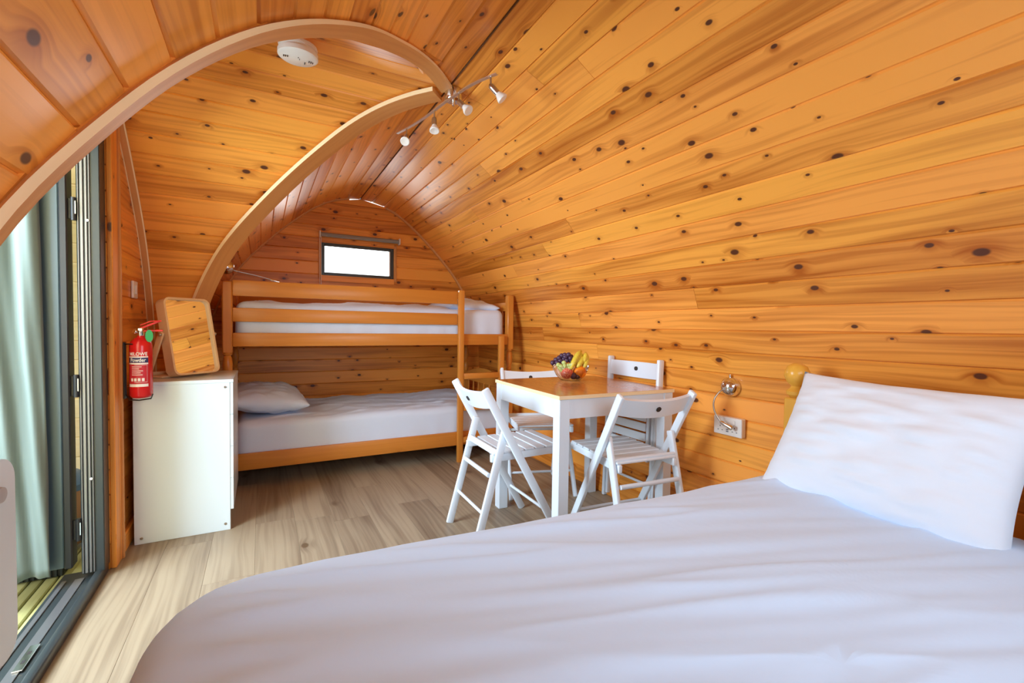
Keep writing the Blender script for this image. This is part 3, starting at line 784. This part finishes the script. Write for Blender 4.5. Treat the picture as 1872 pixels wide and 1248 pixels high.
# printed label wrapped round the cylinder, towards the camera
LA = math.atan2(-2.635, .492)  # direction to camera in plan
def onc(ang, z, rr): return Vector((rr*math.cos(ang), rr*math.sin(ang), z))
def patch(bm, a0, a1, z0, z1, rr, mat, n=16):
    vs = [(bm.verts.new(onc(LA+a0+(a1-a0)*i/n, z0, rr)), bm.verts.new(onc(LA+a0+(a1-a0)*i/n, z1, rr))) for i in range(n+1)]
    for a, b in zip(vs, vs[1:]): f = bm.faces.new((a[0], b[0], b[1], a[1])); f.material_index = mat
bm = BM(); A0, A1 = -1.25, .62
patch(bm, A0, A1, .062, .208, R_+.0004, 0); patch(bm, A0, A1, .205, .211, R_+.0007, 1); patch(bm, A0, A1, .180, .204, R_+.0008, 2)
patch(bm, A0, A1, .172, .179, R_+.0007, 1); patch(bm, A0, A1, .060, .074, R_+.0007, 1)
for (z0, z1, a0, a1) in ((.168, .1695, -.6, .5), (.082, .0835, -.6, .5)): patch(bm, a0, a1, z0, z1, R_+.0008, 1)
patch(bm, .495, .51, .082, .1695, R_+.0008, 1)
for i, (l) in enumerate((.55, .42, .62, .50, .60)): patch(bm, -.85, -.85+l*1.6, .158-i*.010, .161-i*.010, R_+.0008, 1)
for i in range(4): patch(bm, -.95+i*.33, -.72+i*.33, .088, .103, R_+.0009, 1)
def bend(rr, z, a0=0.0):
    return lambda co: onc(LA+a0+co.x/rr, z+co.y, rr)
text_mesh(bm, 'MILOWE', .024, Matrix.Identity(4), 1, bend=bend(R_+.0010, .222, -.28), bold=.0004)
text_mesh(bm, 'Powder', .025, Matrix.Identity(4), 1, bend=bend(R_+.0012, .192, -.30), bold=.0006)
obj('printed_label', bm, [plain('label_red', (.55, .02, .035), .35), PRINT, NAVY], fe, True)
bm = BM(); lathe(bm, [(.016, .31), (.018, .318), (.018, .335), (.013, .34), (.012, .352)], 16); box(bm, (-.012, -.02, .335), (.012, .02, .352), .003); obj('valve', bm, CHROME, fe, True)
bm = BM(); lathe(bm, [(.012, 0), (.013, .012), (.011, .014)], 16, frame_to((-.55, -.83, .1), (-.018, -.026, .334))); obj('gauge', bm, CHROME, fe, True)
HD = Vector((.42, .9, 0)).normalized()
bm = BM(); HD = Vector((.80, .15, 0)).normalized()
bar(bm, Vector((-.01, 0, .345)), Vector((-.01, 0, .345))+HD*.10+Vector((0, 0, .042)), .018, .010, .002, seg=1); bar(bm, Vector((-.01, 0, .335)), Vector((-.01, 0, .335))+HD*.115-Vector((0, 0, -.004)), .018, .009, .002, seg=1)
tube(bm, [(.0, -.01, .365), (.05, -.006, .386), (.10, 0, .388)], .003, 8); obj('handle', bm, REDP, fe, True)
bm = BM(); lathe(bm, [(.001, -.0015), (.014, -.001), (.014, .001), (.001, .0015)], 16, frame_to((.3, -1, .1), (.045, -.030, .312)) @ Matrix.Diagonal((1.35, 2.2, 1, 1))); obj('seal_tag', bm, GREENT, fe, True)
bm = BM(); tube(bm, [(-.074, .0, .27), (-.072, 0, .02), (-.05, -.03, -.004), (.0, -.058, -.006), (.052, -.035, -.002), (.058, -.02, .018)], .0035, 8)
tube(bm, [(-.074, .01, .27), (-.05, -.035, .272), (-.03, -.05, .272)], .003, 8); box(bm, (-.080, -.02, .0), (-.072, .02, .28), .001); obj('wall_bracket', bm, BLACK, fe, True)
# light switch
sw = empty('light_switch', (XD+.001, 2.955, 1.22), label='small white light switch on the wall above the fire extinguisher', cat='switch')
bm = BM(); box(bm, (0, -.043, -.043), (.011, .043, .043), .003); obj('switch_plate', bm, WPLAST, sw)
bm = BM(); box(bm, (.011, -.012, -.022), (.016, .012, .022), .002); obj('rocker', bm, WPLAST, sw)
# portable heater at the left picture edge
ht = empty('panel_heater', (-.505, 1.358, 0), label='white round cornered panel heater at the left edge of the doorway', cat='heater')
bm = BM(); cor = rrect(.40, .44, .05)
XH = Matrix.Translation((0, 0, .545)) @ Matrix.Rotation(math.radians(84), 4, 'Z')
r0_ = [bm.verts.new(XH @ Vector((p[0]-.15, -.02, p[1]))) for p in cor]; r1_ = [bm.verts.new(XH @ Vector((p[0]-.15, .02, p[1]))) for p in cor]
bm.faces.new(r0_); bm.faces.new(r1_[::-1]); n = len(cor)
for k in range(n): bm.faces.new((r0_[k], r0_[(k+1) % n], r1_[(k+1) % n], r1_[k]))
bmesh.ops.bevel(bm, geom=[e for e in bm.edges if len(e.link_faces) == 2 and e.calc_face_angle(0) > .9], offset=.006, segments=2, affect='EDGES')
obj('heater_body', bm, WHITEC, ht, True)
bm = BM(); lathe(bm, [(.018, 0), (.016, .012), (.004, .014)], 18, XH @ frame_to((0, -1, 0), (-.018, -.02, .150))); obj('thermostat_knob', bm, plain('grey_plastic', (.45, .45, .45), .4), ht, True)
for xx in (-.32, -.16):
    bm = BM(); bar(bm, XH @ Vector((xx, -.07, -.535)), XH @ Vector((xx, .07, -.535)), .03, .02, .004, side=(1, 0, 0)); bar(bm, XH @ Vector((xx, 0, -.535)), XH @ Vector((xx, 0, -.21)), .02, .02, .003); obj('foot', bm, WPLAST, ht)

# ------------------------------------------------------------------ dining table
tb = empty('dining_table', (1.543, 2.045, 0), math.radians(-2.2), label='square table with oak top and white legs carrying the fruit bowl', cat='table')
TS = .350
bm = BM(); box(bm, (-TS, -TS, .732), (TS, TS, .750), .002, L=1); obj('tabletop', bm, OAK, tb)
bm = BM()
box(bm, (-TS-.0015, -TS-.0015, .7325), (-TS, TS+.0015, .7495)); box(bm, (-TS, -TS-.0015, .7325), (TS, -TS, .7495)); obj('edge_band', bm, PINE_PALE, tb)
for a, b in (((-1, -1), (1, -1)), ((-1, 1), (1, 1))):
    bm = BM(); box(bm, (-TS+.05, a[1]*(TS-.02)-.010, .640), (TS-.05, a[1]*(TS-.02)+.010, .732), .001); obj('apron', bm, WHITE, tb)
for sx in (-1, 1):
    bm = BM(); box(bm, (sx*(TS-.02)-.010, -TS+.05, .640), (sx*(TS-.02)+.010, TS-.05, .732), .001); obj('apron', bm, WHITE, tb)
    for sy in (-1, 1):
        bm = BM(); cx_, cy_ = sx*(TS-.032), sy*(TS-.032); box(bm, (cx_-.028, cy_-.028, 0), (cx_+.028, cy_+.028, .732), .002); obj('leg', bm, WHITE, tb)

# ------------------------------------------------------------------ folding chairs
CW = WHITE
def chair_parts(root, folded):
    hw = .205
    def ob(n, bm, sm=True): return obj(n, bm, CW, root, sm)
    if not folded:
        A, B = Vector((.455, 0, 0)), Vector((.03, 0, .77)); C_, D_ = Vector((0, 0, 0)), Vector((.150, 0, .565))
        for s in (-1, 1):
            y = s*hw; o3 = Vector((0, y, 0))
            bm = BM(); bar(bm, A+o3, B+o3, .022, .040, .007, seg=2); ob('front_leg', bm)
            o4 = Vector((0, s*(hw-.023), 0)); bm = BM(); bar(bm, C_+o4, D_+o4, .020, .038, .006, seg=2); ob('rear_leg', bm)
            bm = BM(); bar(bm, (.085, s*.158, .428), (.505, s*.158, .438), .020, .036, .004, seg=2); ob('seat_rail', bm)
        up = (B-A).normalized(); q = B-up*.055
        n = 14; bm = BM(); rg = []
        fw = Vector((-up.z, 0, up.x))
        if fw.x > 0: fw = -fw                              # towards the back of the chair
        for i in range(n+1):
            s = -1+2*i/n; bow = .030*(1-s*s); c = q+fw*(bow-.004)+Vector((0, s*(hw-.010), 0))
            rg.append([bm.verts.new(c+up*a+fw*b) for a, b in ((-.050-.006*(1-s*s), -.008), (.036, -.008), (.036, .008), (-.050-.006*(1-s*s), .008))])
        for a, b in zip(rg, rg[1:]):
            for k in range(4): bm.faces.new((a[k], a[(k+1) % 4], b[(k+1) % 4], b[k]))
        bm.faces.new(rg[0][::-1]); bm.faces.new(rg[-1]); br = ob('backrest', bm)
        bm = BM(); lathe(bm, [(.0125, -.012), (.0125, .012)], 16, frame_to(fw, q+fw*.027-up*.006)); obj('grip_hole', bm, DARKP, br, True)
        for i in range(7):
            x = .092+i*.0585; zz = .444+.024*x
            bm = BM(); bar(bm, (x+.025, -.172, zz+.006), (x+.025, .172, zz+.006), .049, .011, .003, side=(1, 0, .024)); ob('slat', bm, False)
        for (p, y, r) in (((.112, .462), .185, .009), ((.046, .17), .182, .008), ((.375, .145), .20, .008), ((.075, .35), .165, .011)):
            bm = BM(); tube(bm, [(p[0], -y, p[1]), (p[0], y, p[1])], r, 12); ob('rod', bm)
    else:
        for s in (-1, 1):
            y = s*hw
            bm = BM(); bar(bm, (0, y, 0), (0, y, .885), .022, .040, .007, seg=2); ob('front_leg', bm)
            y = s*(hw-.026); bm = BM(); bar(bm, (.004, y, .02), (.004, y, .60), .020, .036, .006, seg=2); ob('rear_leg', bm)
            bm = BM(); box(bm, (-.022, s*.150-.010, .30), (.014, s*.150+.010, .70), .004, L=2); ob('seat_rail', bm)
        n = 14; bm = BM(); rg = []
        for i in range(n+1):
            s = -1+2*i/n; bow = .028*(1-s*s)
            rg.append([bm.verts.new((bow+b, s*(hw-.010), .825+a)) for a, b in ((-.052-.006*(1-s*s), -.008), (.036, -.008), (.036, .008), (-.052-.006*(1-s*s), .008))])
        for a, b in zip(rg, rg[1:]):
            for k in range(4): bm.faces.new((a[k], a[(k+1) % 4], b[(k+1) % 4], b[k]))
        bm.faces.new(rg[0][::-1]); bm.faces.new(rg[-1]); br = ob('backrest', bm)
        bm = BM(); lathe(bm, [(.0125, -.012), (.0125, .012)], 16, frame_to((1, 0, 0), (.026, 0, .82))); obj('grip_hole', bm, DARKP, br, True)
        for i in range(7):
            z = .305+i*.056
            bm = BM(); box(bm, (-.034, -.145, z), (-.022, .145, z+.046), .003, L=1); ob('slat', bm, False)
        for z, y, r in ((.17, .20, .008), (.62, .18, .009)):
            bm = BM(); tube(bm, [(.0, -y, z), (.0, y, z)], r, 12); ob('rod', bm)
CG = 'white folding chairs at the table'
ch = empty('folding_chair', (.88, 2.12, 0), math.radians(-2), label='white slatted folding chair at the left side of the table, nearest the bunk ladder', cat='chair', group=CG)
chair_parts(ch, False)
c2 = copy_tree(ch); c2.location = (1.56, 1.455, 0); c2.rotation_euler = (0, 0, math.radians(85)); c2['label'] = 'white folding chair with its back to the bed, nearest the wall socket'
c3 = copy_tree(ch); c3.location = (1.67, 2.80, 0); c3.rotation_euler = (0, 0, math.radians(-108)); c3['label'] = 'white folding chair on the far side of the table, mostly hidden by tabletop and fruit'
cf = empty('folding_chair', (1.918, 2.05, 0.003), 0, label='folded white slatted chair leaning flat against the pine wall behind the table', cat='chair', group=CG)
chair_parts(cf, True)
cf.rotation_euler = (0, math.radians(2.0), 0)

# ------------------------------------------------------------------ fruit bowl
BO = Vector((1.60, 2.21, .7505))
fb = BM(); prof = [(.045, 0), (.062, .004), (.085, .030), (.102, .062), (.110, .085)]
lathe(fb, [(.002, 0)]+prof+[(.1095, .0865)], 40, cap=False)
o = obj('fruit_bowl', fb, BOWLG, None, True, BO); tag(o, 'clear glass bowl full of fruit on the oak tabletop', 'bowl')
FG = 'fruit in the glass bowl'
def fruit_mat(name, c1, c2, s=30, rough=.35, sss=0):
    m, t, b = nt(name); n = t.nodes.new('ShaderNodeTexNoise'); n.inputs['Scale'].default_value = s
    t.links.new(mix(t, ramp(t, n.outputs[0], .4, .62), c1, c2), b.inputs['Base Color']); setp(b, Roughness=rough); return m
DG = fruit_mat('dark_grape', (.045, .018, .05), (.10, .05, .10)); GG = fruit_mat('green_grape', (.42, .52, .12), (.58, .64, .26))
BAN = fruit_mat('banana_skin', (.80, .60, .06), (.62, .50, .05), 14); APP = fruit_mat('apple_skin', (.62, .06, .05), (.82, .36, .20), 12)
ORG = fruit_mat('orange_peel', (.95, .30, .01), (.90, .24, .008), 60, .45)
def bunch(name, label, mat, pts, r):
    e = empty(name, BO, label=label, cat='grapes')
    me = None
    for i, p in enumerate(pts):
        if me is None:
            bm = BM(); bmesh.ops.create_uvsphere(bm, u_segments=14, v_segments=10, radius=r); g = obj('grape', bm, mat, e, 'all'); me = g
        else: g = me.copy(); COL.objects.link(g); g.parent = e
        g.location = p; g.rotation_euler = (i, i*2, 0); g.scale = (1, 1, 1.12)
    bm = BM(); tube(bm, [pts[0]+Vector((0, 0, -.01)), pts[len(pts)//2], pts[-1]+Vector((0, 0, .006))], .002, 6); obj('stem', bm, plain(name+'_stem', (.18, .22, .05), .6), e)
rg_ = random.Random(5)
# directions: camera is at (-,-) from the bowl; local right in picture
rt = Vector((rr.x, rr.y, 0)).normalized(); bk_ = Vector((fwd.x, fwd.y, 0)).normalized()
def L3(a, b, c): return rt*a + bk_*b + Vector((0, 0, c))
dark = []
for (a, z) in ((-.105, .100), (-.085, .118), (-.068, .128), (-.05, .142), (-.032, .148), (-.018, .136), (.0, .128), (-.06, .112), (-.04, .122), (-.02, .115), (.005, .112), (-.08, .102), (-.03, .135), (-.012, .15), (-.048, .105)):
    dark.append(L3(a, .005+.02*rg_.random(), z))
dark += [L3(a, .035+.02*rg_.random(), z) for a, z in ((-.06, .13), (-.03, .14), (0, .125), (-.08, .11), (.01, .135))]
bunch('black_grapes', 'bunch of black grapes heaped on the left top of the fruit bowl', DG, dark, .0135)
green = []
for (a, z) in ((-.082, .082), (-.062, .075), (-.045, .096), (-.040, .078), (-.020, .080), (-.005, .084), (-.075, .060), (-.058, .052), (-.070, .038), (-.055, .028), (-.045, .060), (-.028, .062), (-.088, .066), (.0, .070), (-.012, .066), (-.04, .02), (-.02, .03), (-.05, .04), (-.065, .025), (-.03, .045), (-.055, .065), (-.01, .045), (-.025, .018)):
    yy = -.055+.010*rg_.random(); lim = .040+.6*z
    if math.hypot(a, yy) > lim and z < .085: k_ = lim/math.hypot(a, yy); a *= k_; yy *= k_
    green.append(L3(a, yy, z+.010))
bunch('green_grapes', 'bunch of green grapes spilling over the left side of the bowl', GG, green, .0125)
def ball(name, label, cat, mat, p, r, sq=1.0, dimple=True):
    e = empty(name, BO+p, label=label, cat=cat)
    bm = BM(); bmesh.ops.create_uvsphere(bm, u_segments=24, v_segments=18, radius=r)
    for v in bm.verts:
        d_ = math.hypot(v.co.x, v.co.y)/r
        if dimple and v.co.z > 0: v.co.z -= r*.30*max(0, 1-d_*2.4)
        v.co.z *= sq
    obj('flesh', bm, mat, e, 'all'); bm = BM(); tube(bm, [(0, 0, r*sq*.66), (.002, 0, r*sq*1.05)], .0015, 6); obj('stem', bm, plain(name+'_stem', (.12, .07, .03), .7), e)
    return e
ball('apple', 'red and yellow apple at the front of the glass bowl', 'apple', APP, L3(-.026, -.040, .046), .037, .95)
ball('orange', 'bright orange on the right side of the glass bowl', 'orange', ORG, L3(.050, -.030, .052), .039, .97, False)
ball('plum', 'dark plum at the front of the bowl between apple and orange', 'plum', DG, L3(.012, -.050, .030), .021, 1)
ball('plum', 'dark plum low in the bowl half behind the orange', 'plum', DG, L3(.034, -.046, .028), .019, 1)
bn = empty('bananas', BO, label='bunch of yellow bananas standing up on the right of the bowl', cat='bananas')
def banana(pts, r=.0165):
    n = 14; P_ = []
    p0, p1, p2 = [Vector(p) for p in pts]; R2 = []
    for i in range(n+1):
        s = i/n; P_.append(p0*(1-s)**2+p1*2*s*(1-s)+p2*s*s); R2.append(r*min(1, .35+2.6*min(s, 1-s))*(1 if s < .9 else .6))
    bm = BM(); tube(bm, P_, R2, 7); o = obj('banana', bm, BAN, bn, 'all')
    bm = BM(); tube(bm, [P_[0], P_[0]+(P_[0]-P_[1])*.35], [.005, .004], 6); obj('tip', bm, plain('banana_tip', (.10, .06, .02), .8), o)
banana((L3(-.005, -.060, .070), L3(.015, -.055, .13), L3(.058, -.010, .178))); banana((L3(.030, -.035, .078), L3(.040, -.03, .125), L3(.064, -.004, .172)))
banana((L3(.030, -.052, .080), L3(.055, -.045, .105), L3(.078, -.002, .150))); banana((L3(.064, -.030, .100), L3(.085, -.03, .135), L3(.088, .0, .165)))
banana((L3(.066, -.040, .075), L3(.098, -.03, .105), L3(.092, .010, .160)))

# ------------------------------------------------------------------ wall lamp and socket by the bed
def wallx(z): return CX+W(z)
def reading_lamp(name, label, base, nrm, arm, head, group=None):
    e = empty(name, base, label=label, cat='lamp'); nrm = Vector(nrm).normalized()
    bm = BM(); lathe(bm, [(.046, 0), (.047, .014), (.043, .032), (.031, .046), (.014, .054), (.002, .055)], 28, frame_to(nrm, (0, 0, 0))); obj('base_dome', bm, CHROME, e, True)
    bm = BM(); lathe(bm, [(.004, 0), (.006, .004), (.006, .012), (.002, .015)], 12, frame_to((0, .2, 1), nrm*.018+Vector((0, 0, .045)))); obj('switch_knob', bm, CHROME, e, True)
    bm = BM(); tube(bm, [Vector(a) for a in arm], .0042, 10); obj('flexible_arm', bm, STEEL, e, True)
    d_ = (Vector(arm[-1])-Vector(arm[-2])).normalized() if head is None else Vector(head).normalized()
    bm = BM(); lathe(bm, [(.006, -.004), (.009, .004), (.0095, .030), (.0125, .046), (.0125, .054), (.010, .054), (.009, .046)], 16, frame_to(d_, arm[-1])); obj('lamp_head', bm, CHROME, e, True)
def bez(pts, n=18):
    out = []
    for i in range(n+1):
        s = i/n; P_ = [Vector(p) for p in pts]
        while len(P_) > 1: P_ = [a.lerp(b, s) for a, b in zip(P_, P_[1:])]
        out.append(P_[0])
    return out
zl = .787; bx = wallx(zl)-.0005
reading_lamp('reading_lamp', 'chrome gooseneck reading lamp on the pine wall above the double socket', (bx, 1.425, zl), (-1, 0, .05),
             bez([(-.035, .01, -.004), (-.10, .03, -.03), (-.10, .055, -.10), (-.075, .0, -.165)]), (.1, -.35, -.15))
zs_ = .60
so = empty('power_socket', (wallx(zs_)-.004, 1.422, zs_), label='white double power socket on the pine wall under the gooseneck lamp', cat='socket')
so.rotation_euler = (0, math.radians(-1.5), 0)
bm = BM(); box(bm, (-.030, -.075, -.044), (0, .075, .044), .003); obj('socket_plate', bm, WPLAST, so)
for yy in (-.038, .038):
    bm = BM(); box(bm, (-.034, yy-.008 if yy > 0 else yy-.004, .012), (-.029, yy+.004 if yy > 0 else yy+.008, .032), .0015); obj('rocker', bm, WPLAST, so)
    bm = BM()
    for (a, b, w_, h_) in ((0, -.003, .003, .007), (-.011, -.022, .006, .003), (.011, -.022, .006, .003)): box(bm, (-.0308, yy+a-w_/2, b-h_/2), (-.0296, yy+a+w_/2, b+h_/2))
    obj('pin_holes', bm, DARKP, so)
bm = BM()
for b in (-.018, -.027): box(bm, (-.0312, -.006, b), (-.0296, .006, b+.006))
obj('usb_ports', bm, plain('usb_grey', (.22, .22, .24), .5), so)
# lamp over the top bunk, left flank
zb_ = 1.43; xb = CX-W(zb_); dwb = (W(zb_+.01)-W(zb_-.01))/.02
reading_lamp('reading_lamp', 'chrome gooseneck reading lamp on the curved ceiling above the top bunk', (xb, 3.55, zb_), (1, 0, dwb),
             bez([(.03, 0, -.02), (.12, .02, -.04), (.14, .02, -.035), (.27, .04, -.07)]), None)

# ------------------------------------------------------------------ smoke alarm
sm = empty('smoke_alarm', (.130, 2.045, 2.160), label='round white smoke alarm on the boarded dormer ceiling', cat='smoke alarm')
sm.rotation_euler = (math.radians(3), 0, 0)
bm = BM(); lathe(bm, [(.070, 0), (.072, -.006), (.070, -.014)], 40); obj('mounting_base', bm, WPLAST, sm, True)
bm = BM(); lathe(bm, [(.066, -.014), (.066, -.024), (.074, -.026), (.074, -.042), (.066, -.048), (.002, -.050)], 40); hd = obj('alarm_body', bm, WPLAST, sm, True)
bm = BM()
for (a, b, w_, h_) in ((-.052, .0, .003, .014), (-.045, -.002, .003, .014), (-.038, -.004, .003, .014), (.040, .000, .003, .014), (.047, .002, .003, .014), (.054, .004, .003, .012), (.026, .022, .003, .018), (.005, -.002, .0015, .012), (.0, -.014, .003, .006)):
    box(bm, (a-w_/2, b-h_/2, -.0508), (a+w_/2, b+h_/2, -.0490))
obj('vent_slots', bm, DARKP, sm)

# ------------------------------------------------------------------ ceiling spotlight bar
sp = empty('spotlight_bar', (0, 0, 0), label='chrome four spot ceiling light on a curved bar at the ridge', cat='ceiling light')
BC = Vector((.815, 2.12, 2.196))
bm = BM(); lathe(bm, [(.040, 0), (.042, -.004), (.042, -.044), (.038, -.052), (.008, -.050), (.006, -.075)], 24, Matrix.Translation(BC)); obj('ceiling_rose', bm, CHROME, sp, True)
zB = 2.118
q0 = Vector((.655, 2.545, zB-.01)); q3 = Vector((.868, 1.760, zB+.0)); mid = Vector((.775, 2.06, zB+.002))
barp = [Vector((p.x, p.y, p.z)) for p in bez([q0, q0+(mid-q0)*.5+Vector((.03, 0, 0)), mid+(q0-mid)*.2, mid], 10)]+bez([mid, mid+(q3-mid)*.25, q3+(mid-q3)*.55+Vector((-.030, 0, 0)), q3], 10)[1:]
bm = BM()
for a, b in zip(barp, barp[1:]): bar(bm, a, b, .014, .005, 0, side=(1, 0, 0), ext=.0015)
obj('curved_bar', bm, NICKEL, sp, False)
def at_s(s): f = s*(len(barp)-1); i = min(int(f), len(barp)-2); return barp[i].lerp(barp[i+1], f-i)
for s, dr_ in ((.06, (-.35, -.75, -.75)), (.30, (-.1, -.35, -1)), (.66, (.35, -.55, -.62)), (.97, (.55, -.25, -.62))):
    a = at_s(s); d_ = Vector(dr_).normalized()
    k = a+Vector((0, 0, -.040))
    bm = BM(); tube(bm, [a, a+Vector((0, 0, -.022)), k], .0045, 8); lathe(bm, [(.004, -.008), (.012, 0), (.013, .012), (.013, .042), (.010, .044)], 18, frame_to(d_, k)); h = obj('spot_head', bm, STEEL, sp, True)
    bm = BM(); lathe(bm, [(.011, .040), (.013, .046), (.023, .066), (.024, .074), (.021, .076), (.003, .072)], 22, frame_to(d_, k)); obj('bulb', bm, GRILL, h, True)
